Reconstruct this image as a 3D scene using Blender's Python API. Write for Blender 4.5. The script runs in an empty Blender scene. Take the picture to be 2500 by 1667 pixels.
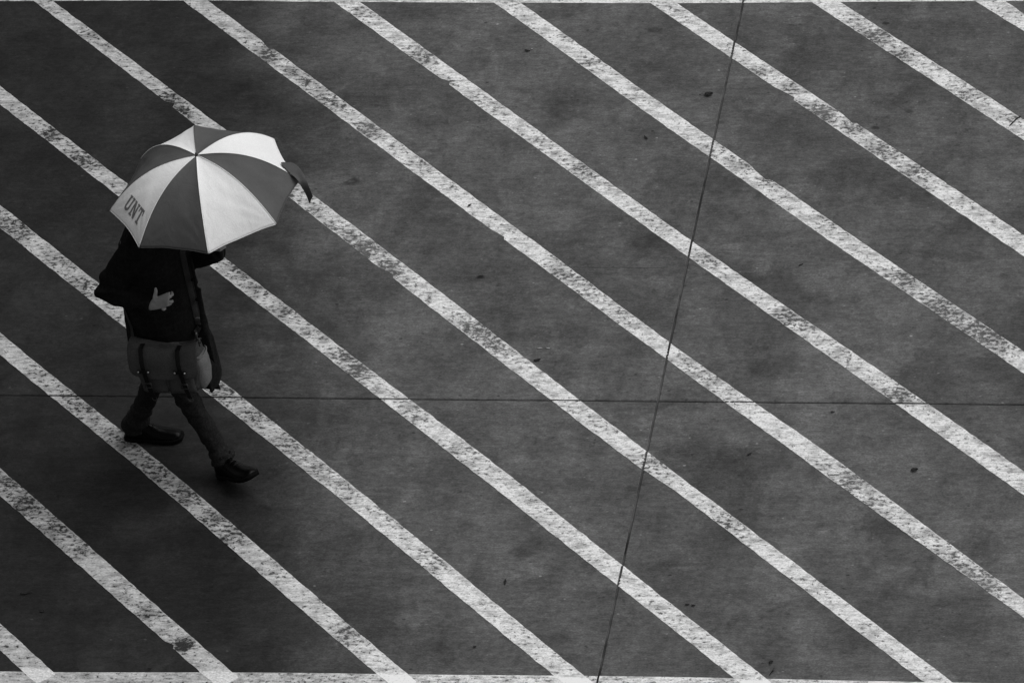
import bpy, bmesh, math, random
from mathutils import Vector, Matrix, noise
from math import sin, cos, pi, radians, sqrt, exp

# ------------------------------------------------------------------ camera
sc = bpy.context.scene
CR = Matrix(((0.98216774, -0.00713189, 0.18787142),
             (0.15197368, 0.61840695, -0.77102325),
             (-0.11068214, 0.78582567, 0.60846321)))
CP = Vector((5.95765087, -24.45016553, 19.29517211))
FPX = 15379.99
cd = bpy.data.cameras.new('camera')
cam = bpy.data.objects.new('camera', cd)
sc.collection.objects.link(cam)
cam.matrix_world = Matrix.Translation(CP) @ CR.to_4x4()
cd.sensor_width = 36.0
cd.lens = FPX * 36.0 / 2500.0
cd.clip_start = 0.5
cd.clip_end = 2000.0
sc.camera = cam

# ------------------------------------------------------------------ light
SUN_EL, SUN_AZ = radians(58), radians(72)          # azimuth clockwise from +Y
w = bpy.data.worlds.new('World')
sc.world = w
w.use_nodes = True
wn = w.node_tree.nodes
wl = w.node_tree.links
wn.clear()
sky = wn.new('ShaderNodeTexSky')
sky.sky_type = 'NISHITA'
sky.sun_disc = False
sky.sun_elevation = SUN_EL
sky.sun_rotation = SUN_AZ
sky.dust_density = 4.0
grey = wn.new('ShaderNodeRGBToBW')                  # the photograph is black and white
bg = wn.new('ShaderNodeBackground')
bg.inputs['Strength'].default_value = 0.11
wo = wn.new('ShaderNodeOutputWorld')
wl.new(sky.outputs[0], grey.inputs[0])
wl.new(grey.outputs[0], bg.inputs['Color'])
wl.new(bg.outputs[0], wo.inputs[0])

sd = bpy.data.lights.new('sun', 'SUN')
sd.energy = 1.2
sd.angle = radians(45)
sd.color = (1, 1, 1)
sun = bpy.data.objects.new('sun', sd)
sc.collection.objects.link(sun)
sdir = Vector((sin(SUN_AZ) * cos(SUN_EL), cos(SUN_AZ) * cos(SUN_EL), sin(SUN_EL)))
sun.rotation_euler = sdir.to_track_quat('Z', 'Y').to_euler()
sun.location = sdir * 30

sc.view_settings.view_transform = 'Standard'
sc.view_settings.look = 'None'
sc.view_settings.gamma = 1.0
sc.view_settings.use_curve_mapping = False
sc.view_settings.exposure = 0.0
sc.render.engine = 'CYCLES'
sc.cycles.max_bounces = 6

rnd = random.Random(7)


# ------------------------------------------------------------------ measuring helpers
def ray(px, py):
    return CR @ Vector(((px - 1250) / FPX, -(py - 833.5) / FPX, -1.0))


def gnd(px, py, z=0.0):                              # where a sight line meets the level z
    d = ray(px, py)
    return CP + d * ((z - CP.z) / d.z)


def aty(px, py, y):                                  # where a sight line meets the upright plane at y
    d = ray(px, py)
    return CP + d * ((y - CP.y) / d.y)


# ------------------------------------------------------------------ node helpers
class NT:
    def __init__(self, name):
        self.m = bpy.data.materials.new(name)
        self.m.use_nodes = True
        self.t = self.m.node_tree
        self.t.nodes.clear()
        self.out = self.t.nodes.new('ShaderNodeOutputMaterial')
        self.b = self.t.nodes.new('ShaderNodeBsdfPrincipled')
        self.t.links.new(self.b.outputs[0], self.out.inputs[0])
        self._pos = None

    def n(self, typ, **kw):
        nd = self.t.nodes.new('ShaderNode' + typ)
        for k, v in kw.items():
            setattr(nd, k, v)
        return nd

    def put(self, sock, v):
        if isinstance(v, bpy.types.NodeSocket):
            self.t.links.new(v, sock)
        elif v is not None:
            if sock.type == 'RGBA' and not hasattr(v, '__len__'):
                v = (v, v, v, 1)
            sock.default_value = v

    def math(self, op, a, b=None, c=None, clamp=False):
        nd = self.n('Math', operation=op, use_clamp=clamp)
        for i, v in enumerate((a, b, c)):
            if v is not None:
                self.put(nd.inputs[i], v)
        return nd.outputs[0]

    def step(self, v, lo, hi, a=0.0, b=1.0):
        nd = self.n('MapRange', interpolation_type='SMOOTHSTEP')
        self.put(nd.inputs['Value'], v)
        self.put(nd.inputs['From Min'], lo)
        self.put(nd.inputs['From Max'], hi)
        self.put(nd.inputs['To Min'], a)
        self.put(nd.inputs['To Max'], b)
        return nd.outputs[0]

    def pos(self):
        if self._pos is None:
            self._pos = self.n('NewGeometry').outputs['Position']
        return self._pos

    def objpos(self):
        return self.n('TexCoord').outputs['Object']

    def scaled(self, vec, s, rot=0.0, loc=(0, 0, 0)):
        nd = self.n('Mapping')
        self.put(nd.inputs['Vector'], vec)
        nd.inputs['Scale'].default_value = s
        nd.inputs['Rotation'].default_value = (0, 0, rot)
        nd.inputs['Location'].default_value = loc
        return nd.outputs[0]

    def noise(self, vec, scale=1.0, detail=4.0, rough=0.55, dist=0.0):
        nd = self.n('TexNoise')
        self.put(nd.inputs['Vector'], vec)
        nd.inputs['Scale'].default_value = scale
        nd.inputs['Detail'].default_value = detail
        nd.inputs['Roughness'].default_value = rough
        nd.inputs['Distortion'].default_value = dist
        return nd.outputs['Fac']

    def mix(self, fac, a, b):
        nd = self.n('Mix', data_type='FLOAT')
        self.put(nd.inputs[0], fac)
        self.put(nd.inputs[2], a)
        self.put(nd.inputs[3], b)
        return nd.outputs[0]

    def attr(self, name):
        return self.n('Attribute', attribute_name=name).outputs['Fac']

    def bump(self, h, strength=0.3, dist=0.01):
        nd = self.n('Bump')
        nd.inputs['Strength'].default_value = strength
        nd.inputs['Distance'].default_value = dist
        self.put(nd.inputs['Height'], h)
        self.t.links.new(nd.outputs[0], self.b.inputs['Normal'])

    def fin(self, col, rough=0.8, spec=0.2, metal=0.0):
        if isinstance(col, bpy.types.NodeSocket) or not hasattr(col, '__len__'):
            self.put(self.b.inputs['Base Color'], col)
        self.put(self.b.inputs['Roughness'], rough)
        self.b.inputs['Specular IOR Level'].default_value = spec
        self.b.inputs['Metallic'].default_value = metal
        return self.m


# ------------------------------------------------------------------ concrete
STAINS = [  # px, py, half width px, darkness (negative = pale), softness
    (857, 445, 22, .62, .5), (857, 443, 9, -.9, .7), (1173, 677, 11, .85, .6), (590, 217, 28, .35, .6), (1597, 74, 20, .5, .6),
    (2162, 57, 9, .7, .5), (2137, 313, 10, .6, .5), (1130, 80, 34, -.22, .9), (1110, 340, 26, -.3, .9),
    (1037, 373, 17, -.28, .4), (1090, 517, 22, -.25, .9), (2220, 273, 11, .4, .5), (1700, 1000, 24, .25, .9),
    (2010, 1300, 16, -.5, .9), (2000, 1308, 40, -.18, .9), (1540, 1193, 14, .3, .6), (1436, 1149, 10, .25, .6),
    (1395, 1118, 34, -.2, .9), (1300, 1340, 46, .3, .9), (1265, 1345, 30, .3, .9), (2140, 1060, 40, -.18, .9),
    (1590, 600, 80, .3, .95), (1040, 295, 70, .3, .95), (690, 410, 90, .3, .95), (2155, 1290, 60, .2, .95),
    (1985, 470, 26, -.2, .9), (2100, 470, 18, -.25, .9), (1720, 862, 8, -.6, .9), (2100, 1430, 26, -.2, .9),
    (2060, 1410, 40, -.15, .9), (1425, 1402, 9, -.4, .9), (700, 905, 22, -.2, .9), (1890, 110, 70, -.16, .9),
    (1960, 75, 46, -.2, .9), (410, 255, 7, -.4, .9), (1810, 1130, 90, .2, .95), (650, 1150, 110, .25, .95),
    (1990, 740, 100, .22, .95), (2120, 840, 90, -.12, .95), (940, 960, 30, -.12, .95), (880, 860, 60, .3, .8)]
DA, DB = gnd(640, 100), gnd(730, 1560)


def concrete(t):
    """Grey of the broom finished wet slab at a point of the ground, light falloff included."""
    p = t.pos()
    fine = t.noise(t.scaled(p, (13, 90, 1)), 1.0, 4, .6)           # broom strokes along the slab
    grain = t.noise(t.scaled(p, (90, 160, 1)), 1.0, 2, .6)
    mott = t.noise(t.scaled(p, (3.6, 2.7, 1)), 1.0, 10, .68, .35)
    cloud = t.noise(t.scaled(p, (.9, .7, 1)), 1.0, 4, .55, .6)
    swirl = t.noise(t.scaled(p, (2.4, 8, 1), radians(-42)), 1.0, 7, .65, .6)
    col = t.math('MULTIPLY', .100, t.math('ADD', .56, t.math('MULTIPLY', fine, .88)))
    col = t.math('MULTIPLY', col, t.math('ADD', .30, t.math('MULTIPLY', grain, 1.4)))
    col = t.math('MULTIPLY', col, t.step(mott, .22, .78, .68, 1.36))
    col = t.math('MULTIPLY', col, t.step(cloud, .25, .75, .84, 1.16))
    col = t.math('MULTIPLY', col, t.step(swirl, .2, .8, .8, 1.2))
    pits = t.noise(t.scaled(p, (26, 40, 1), 0, (3, 1, 0)), 1.0, 5, .7)
    col = t.math('MULTIPLY', col, t.step(pits, .25, .75, .72, 1.28))
    # drying edges: patches with a crisp border, and scuffs dragged across the slab
    for sc_, lo, hi, amt, lc in (((1.3, 1.1, 1), .50, .53, .84, 4), ((2.1, 1.7, 1), .57, .585, .86, 9), ((5, 4, 1), .62, .65, 1.16, 2), ((3, 16, 1), .63, .68, 1.18, 6), ((16, 9, 1), .66, .70, .74, 8)):
        pt_ = t.noise(t.scaled(p, sc_, 0, (lc, lc * 1.7, 0)), 1.0, 8, .62, .3)
        col = t.math('MULTIPLY', col, t.mix(t.step(pt_, lo, hi), 1.0, amt))
    # damp ground plus painted light falloff on the walker's side of the crossing
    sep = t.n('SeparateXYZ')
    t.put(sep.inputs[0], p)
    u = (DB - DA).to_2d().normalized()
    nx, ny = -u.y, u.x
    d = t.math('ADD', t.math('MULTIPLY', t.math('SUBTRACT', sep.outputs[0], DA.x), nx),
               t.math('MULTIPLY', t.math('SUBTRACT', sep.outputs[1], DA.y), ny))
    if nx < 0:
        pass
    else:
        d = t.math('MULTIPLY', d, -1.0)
    # d grows away from the darkened side with sign fixed so that darkened is positive
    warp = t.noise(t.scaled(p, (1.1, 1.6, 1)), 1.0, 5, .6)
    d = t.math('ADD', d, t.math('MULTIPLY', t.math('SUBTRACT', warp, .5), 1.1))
    damp_shade = t.step(d, -.72, .45)
    col = t.math('MULTIPLY', col, t.mix(damp_shade, 1.0, .20))
    # stains with a place of their own
    wv = t.n('TexNoise')
    t.put(wv.inputs['Vector'], p)
    wv.inputs['Scale'].default_value = 14
    wv.inputs['Detail'].default_value = 4
    off = t.n('VectorMath', operation='SUBTRACT')
    t.put(off.inputs[0], wv.outputs['Color'])
    off.inputs[1].default_value = (.5, .5, .5)
    for px, py, r, dark, soft in STAINS:
        g = gnd(px, py)
        R = r / 485.0
        ma = t.n('VectorMath', operation='MULTIPLY_ADD')
        t.put(ma.inputs[0], off.outputs[0])
        ma.inputs[1].default_value = (R * 1.8,) * 3
        t.put(ma.inputs[2], p)
        sub = t.n('VectorMath', operation='SUBTRACT')
        t.put(sub.inputs[0], ma.outputs[0])
        sub.inputs[1].default_value = g
        sq = t.n('VectorMath', operation='MULTIPLY')
        t.put(sq.inputs[0], sub.outputs[0])
        sq.inputs[1].default_value = (.8, 1.15, 0)
        ln = t.n('VectorMath', operation='LENGTH')
        t.put(ln.inputs[0], sq.outputs[0])
        k = t.step(ln.outputs['Value'], R * (1 - soft), R * 1.15, 1 - dark, 1.0)
        col = t.math('MULTIPLY', col, k)
    # grit: small dark and pale specks
    for sca, lo, amt, loc in ((15, .06, .4, 0), (17, .055, 2.4, 3), (40, .13, .6, 7), (38, .10, 1.7, 11)):
        v = t.n('TexVoronoi')
        t.put(v.inputs['Vector'], t.scaled(p, (.7, 1, 1), 0, (loc, loc, 0)))
        v.inputs['Scale'].default_value = sca
        sepc = t.n('SeparateColor')
        t.put(sepc.inputs[0], v.outputs['Color'])
        pick = t.step(sepc.outputs[0], .86, .98)
        m = t.math('MULTIPLY', pick, t.step(v.outputs['Distance'], lo, lo * 2.2, 1, 0))
        col = t.math('MULTIPLY', col, t.mix(m, 1.0, amt))
    # one hairline crack along the slab
    ca, cb = gnd(1335, 652), gnd(1650, 655)
    wob = t.noise(t.scaled(p, (12, 0, 0)), 1.0, 3, .6)
    dy = t.math('ABSOLUTE', t.math('SUBTRACT', sep.outputs[1], t.math('ADD', (ca.y + cb.y) / 2, t.math('MULTIPLY', t.math('SUBTRACT', wob, .5), .02))))
    inx = t.math('MULTIPLY', t.step(sep.outputs[0], ca.x, ca.x + .1), t.step(sep.outputs[0], cb.x - .1, cb.x, 1, 0))
    crack = t.math('MULTIPLY', t.step(dy, .0015, .004, 1, 0), inx)
    col = t.math('MULTIPLY', col, t.mix(crack, 1.0, .5))
    return col, damp_shade, fine, grain


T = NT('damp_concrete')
ccol, cdamp_shade, cfine, cgrain = concrete(T)
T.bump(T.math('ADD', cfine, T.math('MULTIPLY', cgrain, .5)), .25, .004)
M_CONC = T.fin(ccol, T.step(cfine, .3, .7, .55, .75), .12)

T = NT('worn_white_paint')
ccol, cdamp_shade, cfine, cgrain = concrete(T)
p = T.pos()
wear, across, coat2 = T.attr('wear'), T.attr('across'), T.attr('second_coat')
speck = T.noise(T.scaled(p, (34, 50, 1)), 1.0, 4, .62)
fleck = T.noise(T.scaled(p, (80, 120, 1), 0, (5, 2, 0)), 1.0, 3, .6)
area = T.noise(T.scaled(p, (3.0, 4.0, 1)), 1.0, 4, .6)
streak = T.noise(T.scaled(p, (14, 70, 1), 0, (2, 9, 0)), 1.0, 4, .65)
smear = T.noise(T.scaled(p, (10, 18, 1), 0, (1, 4, 0)), 1.0, 6, .68)
lift = T.math('ADD', T.math('MULTIPLY', wear, .10), T.math('MULTIPLY', T.step(area, .32, .72), .055))
lift = T.math('SUBTRACT', lift, T.math('MULTIPLY', coat2, .14))
edge = T.math('MULTIPLY', T.step(T.math('ABSOLUTE', across), .84, 1.0), -.035)       # the paint is thickest along its edges
v = T.math('ADD', T.math('ADD', T.math('MULTIPLY', speck, .60), T.math('MULTIPLY', fleck, .34)), T.math('MULTIPLY', streak, .06))
v = T.math('ADD', T.math('ADD', v, lift), edge)
gone = T.step(v, .548, .635)
thin = T.step(T.math('ADD', T.math('ADD', T.math('MULTIPLY', smear, .75), T.math('MULTIPLY', streak, .25)), lift), .42, .70)
pc = T.math('MULTIPLY', .93, T.mix(thin, 1.0, .44))
pc = T.math('MULTIPLY', pc, T.step(fleck, .3, .7, .68, 1.12))
pc = T.math('MULTIPLY', pc, T.step(streak, .3, .7, 1.07, .88))
pc = T.math('MULTIPLY', pc, T.mix(cdamp_shade, 1.0, .64))  # weaker light on the walker's side, painted into the stripe colour
pc = T.math('MINIMUM', T.math('MULTIPLY', pc, T.mix(coat2, 1.0, 1.25)), .88)
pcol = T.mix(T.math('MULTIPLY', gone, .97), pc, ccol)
T.bump(T.math('ADD', T.math('SUBTRACT', 1.0, gone), T.math('MULTIPLY', streak, .4)), .2, .002)
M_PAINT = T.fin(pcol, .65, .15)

T = NT('joint_sealant')
M_SEAL = T.fin(T.math('MULTIPLY', .060, T.step(T.noise(T.scaled(T.pos(), (3, 3, 1)), 1, 7, .75), .3, .7, .2, 1.8)), .8, .1)
T = NT('joint_grime')
M_GRIME = T.fin(T.math('MULTIPLY', .026, T.step(T.noise(T.scaled(T.pos(), (6, 6, 1)), 3, 4), .3, .7, .6, 1.4)), .9, .05)


# ------------------------------------------------------------------ object helpers
def link(o, parent=None):
    sc.collection.objects.link(o)
    if parent is not None:
        o.parent = parent
    return o


def thing(name, label, cat, loc=(0, 0, 0), group=None):
    o = link(bpy.data.objects.new(name, None))
    o.empty_display_size = .1
    o.location = loc
    o['label'] = label
    o['category'] = cat
    if group:
        o['group'] = group
    return o


def top_of(o):
    v = Vector((0, 0, 0))
    while o is not None:
        v = v + o.location
        o = o.parent
    return v


def mesh_obj(name, verts, faces, mat, parent=None, smooth=True, attrs=None):
    """verts are world coordinates; they are stored relative to the thing's base."""
    me = bpy.data.meshes.new(name)
    o0 = top_of(parent) if parent is not None else Vector((0, 0, 0))
    me.from_pydata([Vector(v) - o0 for v in verts], [], faces)
    me.update()
    if smooth:
        me.polygons.foreach_set('use_smooth', [True] * len(me.polygons))
    for k, vals in (attrs or {}).items():
        a = me.attributes.new(k, 'FLOAT', 'POINT')
        a.data.foreach_set('value', vals)
    me.materials.append(mat)
    return link(bpy.data.objects.new(name, me), parent)


class MB:
    """Collects shapes as world-space verts and faces."""
    def __init__(self):
        self.v, self.f = [], []

    def add(self, vs, fs):
        n = len(self.v)
        self.v += [Vector(a) for a in vs]
        self.f += [[i + n for i in f] for f in fs]
        return self

    def loft(self, rings, caps=True, closed=True):
        n = len(rings[0])
        vs = [q for r in rings for q in r]
        fs = []
        for i in range(len(rings) - 1):
            for j in range(n if closed else n - 1):
                a, b = i * n + j, i * n + (j + 1) % n
                fs.append([a, b, b + n, a + n])
        if caps and closed:
            fs.append(list(range(n))[::-1])
            fs.append([(len(rings) - 1) * n + j for j in range(n)])
        return self.add(vs, fs)

    def tube(self, path, radii, n=12, caps=True, flat=None, up=None):
        """path: points; radii: number or list; flat: (ratio) squash along the second axis."""
        path = [Vector(a) for a in path]
        if not hasattr(radii, '__len__'):
            radii = [radii] * len(path)
        rings = []
        e = None
        for i, c in enumerate(path):
            t = (path[min(i + 1, len(path) - 1)] - path[max(i - 1, 0)]).normalized()
            if e is None:
                e = Vector(up) if up is not None else (Vector((0, 0, 1)) if abs(t.z) < .9 else Vector((1, 0, 0)))
            e = (e - t * e.dot(t)).normalized()
            b = t.cross(e)
            r = radii[i]
            k = flat if flat else 1.0
            rings.append([c + e * (r * cos(a)) + b * (r * k * sin(a)) for a in (2 * pi * j / n for j in range(n))])
        return self.loft(rings, caps)

    def ball(self, c, r, n=12, m=8):
        c = Vector(c)
        if not hasattr(r, '__len__'):
            r = (r, r, r)
        rings = []
        for i in range(1, m):
            th = pi * i / m
            rings.append([c + Vector((r[0] * sin(th) * cos(a), r[1] * sin(th) * sin(a), -r[2] * cos(th))) for a in (2 * pi * j / n for j in range(n))])
        return self.loft(rings)

    def box(self, c, u, v, w_):
        """centre and three half axes"""
        c, u, v, w_ = Vector(c), Vector(u), Vector(v), Vector(w_)
        vs = [c + u * a + v * b + w_ * d for a in (-1, 1) for b in (-1, 1) for d in (-1, 1)]
        return self.add(vs, [[0, 1, 3, 2], [4, 6, 7, 5], [0, 4, 5, 1], [2, 3, 7, 6], [0, 2, 6, 4], [1, 5, 7, 3]])

    def obj(self, name, mat, parent=None, smooth=True, bevel=0, solid=0):
        o = mesh_obj(name, self.v, self.f, mat, parent, smooth)
        bm = bmesh.new()
        bm.from_mesh(o.data)
        bmesh.ops.recalc_face_normals(bm, faces=bm.faces)
        bm.to_mesh(o.data)
        bm.free()
        if solid:
            s = o.modifiers.new('thickness', 'SOLIDIFY')
            s.thickness = solid
            s.offset = 0
        if bevel:
            b = o.modifiers.new('edge', 'BEVEL')
            b.width = bevel
            b.segments = 2
            b.limit_method = 'ANGLE'
        return o


def fuse(mb, voxel, smooth=4):
    """One continuous closed surface out of overlapping shapes: (verts, faces)."""
    me = bpy.data.meshes.new('fusing')
    me.from_pydata(mb.v, [], mb.f)
    bm = bmesh.new()
    bm.from_mesh(me)
    bmesh.ops.recalc_face_normals(bm, faces=bm.faces)
    bm.to_mesh(me)
    bm.free()
    o = link(bpy.data.objects.new('fusing', me))
    r = o.modifiers.new('r', 'REMESH')
    r.mode = 'VOXEL'
    r.voxel_size = voxel
    if smooth:
        s = o.modifiers.new('s', 'SMOOTH')
        s.factor = .5
        s.iterations = smooth
    dg = bpy.context.evaluated_depsgraph_get()
    ev = o.evaluated_get(dg)
    m2 = ev.to_mesh()
    vs = [v.co.copy() for v in m2.vertices]
    ns = [v.normal.copy() for v in m2.vertices]
    fs = [list(p_.vertices) for p_ in m2.polygons]
    ev.to_mesh_clear()
    bpy.data.objects.remove(o)
    bpy.data.meshes.remove(me)
    return vs, fs, ns


# ------------------------------------------------------------------ ground
JX, JY = (gnd(1816, 0).x + gnd(1457, 1667).x) / 2, (gnd(0, 964).y + gnd(2500, 988).y) / 2
GX, GY = .0042, .0036                                # half widths of the two joints
FARM = 14.0

ground = mesh_obj('ground', [(-600, -600, -.03), (600, -600, -.03), (600, 600, -.03), (-600, 600, -.03)], [[0, 1, 2, 3]], M_CONC)
ground['kind'] = 'structure'


def slab(x0, x1, y0, y1):
    b = .004
    top = [(x0 + b, y0 + b, 0), (x1 - b, y0 + b, 0), (x1 - b, y1 - b, 0), (x0 + b, y1 - b, 0)]
    mid = [(x0, y0, -b), (x1, y0, -b), (x1, y1, -b), (x0, y1, -b)]
    bot = [(x0, y0, -.12), (x1, y0, -.12), (x1, y1, -.12), (x0, y1, -.12)]
    m = MB().loft([bot, mid, top])
    return m.obj('concrete_slab', M_CONC, ground, smooth=False)


for (x0, x1) in ((JX - FARM, JX - GX), (JX + GX, JX + FARM)):
    for (y0, y1) in ((JY - FARM, JY - GY), (JY + GY, JY + FARM)):
        slab(x0, x1, y0, y1)
mesh_obj('joint_sealant', [(JX - GX, JY - FARM, -.0022), (JX + GX, JY - FARM, -.0022), (JX + GX, JY + FARM, -.0022), (JX - GX, JY + FARM, -.0022)],
         [[0, 1, 2, 3]], M_SEAL, ground)
mesh_obj('joint_sealant', [(JX - FARM, JY - GY, -.006), (JX + FARM, JY - GY, -.006), (JX + FARM, JY + GY, -.006), (JX - FARM, JY + GY, -.006)],
         [[0, 1, 2, 3]], M_GRIME, ground)

# painted markings: upper and lower edge of each stripe as sighted on the photograph
STRIPES = [
    ([(0, 1521), (129.5, 1639)], [(0, 1586), (56, 1639)]),
    ([(0, 1142.7), (568, 1640.7)], [(0, 1210), (488, 1639)]),
    ([(0, 813), (356, 1100), (996, 1645)], [(0, 866), (286, 1100), (920, 1643.6)]),
    ([(0, 500), (830, 1160), (1423, 1646)], [(0, 556), (830, 1217.5), (1349, 1645.4)]),
    ([(0, 211), (830, 846), (1192, 1120), (1660, 1490), (1870, 1655)], [(0, 255), (830, 896), (1116, 1120), (1660, 1548), (1790, 1653)]),
    ([(125, 0), (874.6, 560), (1603, 1120), (2329, 1667)], [(78.6, 0), (1533.6, 1120), (1660, 1207), (2256, 1664)]),
    ([(503.6, 0), (1264, 560), (1660, 854.6), (2038.6, 1120), (2500, 1461)], [(443, 0), (1198, 560), (1660, 901), (1960.7, 1120), (2500, 1508)]),
    ([(876, 4), (1648, 560), (2457, 1120)], [(830, 16), (1585, 560), (2376, 1120)]),
    ([(1271, 8), (1660, 285), (2058, 560), (2500, 859)], [(1207, 8), (1660, 333), (1985, 560), (2500, 912)]),
    ([(1660, 14), (2478, 560)], [(1589, 9), (2402, 560)]),
    ([(2053, 7), (2500, 293)], [(1983, 7), (2500, 343)]),
    ([(2454.6, 3.6), (2500, 35)], [(2381, 3.6), (2500, 77)]),
]
WEAR = [  # px, py, radius px, strength
    (125, 325, 34, 1), (200, 385, 42, 1), (238, 402, 26, .8), (60, 270, 40, .2), (395, 245, 40, 1.1), (405, 268, 18, 1.4), (445, 275, 30, .8),
    (200, 85, 30, .4), (90, 25, 24, .4), (655, 140, 36, 1), (712, 175, 26, .9), (748, 195, 26, .8), (800, 250, 40, .6), (830, 262, 40, .6),
    (905, 320, 50, .7), (1040, 405, 36, .5), (1105, 455, 30, .5), (880, 30, 30, .6), (1035, 135, 44, .9), (1095, 200, 16, 1),
    (1200, 268, 36, .3), (1430, 410, 60, .6), (1390, 90, 20, .6), (1600, 190, 40, .3), (1450, 150, 30, .4),
    (2130, 92, 52, 1), (2190, 135, 40, .8), (2350, 225, 40, .6), (2480, 290, 30, .6), (2080, 45, 30, .5),
    (1925, 220, 34, .9), (2000, 275, 50, .9), (2085, 312, 40, 1), (2160, 365, 50, .8), (2250, 420, 46, .7), (1850, 180, 30, .5),
    (1830, 400, 40, .8), (1880, 440, 30, 1), (1760, 350, 30, .5), (2050, 520, 60, .5),
    (850, 580, 40, 1), (890, 610, 46, 1.3), (945, 650, 44, 1), (965, 668, 22, 1.3), (1000, 690, 30, .5),
    (1380, 670, 50, .8), (1440, 710, 50, .7), (1510, 770, 60, .5), (1180, 805, 60, .8), (1210, 835, 46, .8), (1040, 730, 30, .5),
    (840, 870, 30, 1), (872, 905, 40, 1.2), (930, 955, 40, .4), (1930, 770, 46, .8), (1970, 800, 40, .7), (1720, 630, 40, .6),
    (2300, 750, 80, .9), (2400, 820, 90, .9), (2220, 690, 60, .7), (1740, 930, 50, .7), (2200, 960, 40, .9),
    (390, 1150, 60, .8), (450, 1210, 70, .8), (510, 1270, 60, .7), (560, 1310, 50, .6), (60, 1240, 60, .9), (150, 1275, 50, .9), (20, 1175, 50, .7), (205, 1340, 40, .5),
    (445, 1575, 26, 1.5), (350, 1500, 30, .6), (560, 610, 40, .9), (590, 650, 50, .9), (650, 700, 60, .7), (900, 1540, 30, .5), (850, 1545, 30, .7),
    (1300, 1225, 30, .5), (1070, 1385, 40, .5), (2080, 1180, 60, .6), (2300, 1370, 80, .5), (2390, 1420, 70, .6), (1900, 1330, 40, .3),
    (2050, 870, 60, .4), (1000, 1040, 40, .3), (700, 480, 30, .9), (760, 520, 50, .8), (800, 555, 40, .8), (1560, 990, 40, .4), (1480, 925, 30, .4),
    (560, 950, 70, .6), (640, 1010, 60, .5), (720, 1080, 80, .55), (800, 1140, 60, .4), (120, 900, 60, .5), (200, 970, 60, .6), (300, 1060, 60, .6), (50, 560, 60, .7), (150, 635, 50, .5), (225, 690, 50, .6), (860, 1200, 60, .4), (960, 1270, 50, .35), (700, 760, 50, .5), (760, 810, 40, .5), (1000, 1010, 60, .4), (1120, 1120, 60, .4), (1350, 1330, 50, .4), (1620, 1130, 60, .4), (1800, 1270, 60, .45), (2150, 1240, 60, .5)]
WEARG = [(gnd(a, b), r / 485.0, s) for a, b, r, s in WEAR]
S2 = sqrt(.5)


NOTCH = [  # px, py, depth, length, which edge: breaks where the tape was moved or the paint came off
    (1882, 436, .022, .16, 1), (1936, 242, .020, .14, -1), (962, 672, .018, .10, -1), (405, 270, .030, .07, -1), (1095, 203, .022, .06, -1), (1228, 580, .014, .08, -1),
    (250, 372, .016, .12, 1), (660, 122, .016, .10, 1), (432, 1576, .020, .06, -1), (1240, 505, .014, .10, 1), (2085, 300, .016, .08, 1), (545, 905, .012, .10, -1),
    (1470, 885, .012, .09, 1), (2310, 1090, .014, .10, 1), (1180, 1300, .010, .12, -1), (700, 1020, .012, .10, -1), (330, 1130, .012, .08, 1), (2100, 935, .014, .05, 1)]
NOTCHG = [((gnd(a, b).x - gnd(a, b).y) * S2, (gnd(a, b).x + gnd(a, b).y) * S2, dp, ln, sg) for a, b, dp, ln, sg in NOTCH]


def notch_at(s, t, side):
    d = 0.0
    for s1, t1, dp, ln, sg in NOTCHG:
        if sg == side and abs(t - t1) < .06 and 0 <= s1 - s < ln:
            d = max(d, dp * (1 - (s1 - s) / ln) ** .7)
    return -side * d


def wear_at(x, y):
    k = 0
    for g, r, s in WEARG:
        d2 = ((x - g.x) ** 2 + ((y - g.y) * 1.0) ** 2) / (r * r)
        if d2 < 6:
            k = max(k, s * exp(-d2 * .9))
    return k


def interp(pts, s):
    if s <= pts[0][0]:
        return pts[0][1]
    for (a, b), (c, d) in zip(pts, pts[1:]):
        if s <= c:
            k = (s - a) / (c - a)
            k = k * k * (3 - 2 * k)
            return b + (d - b) * k
    return pts[-1][1]


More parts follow.
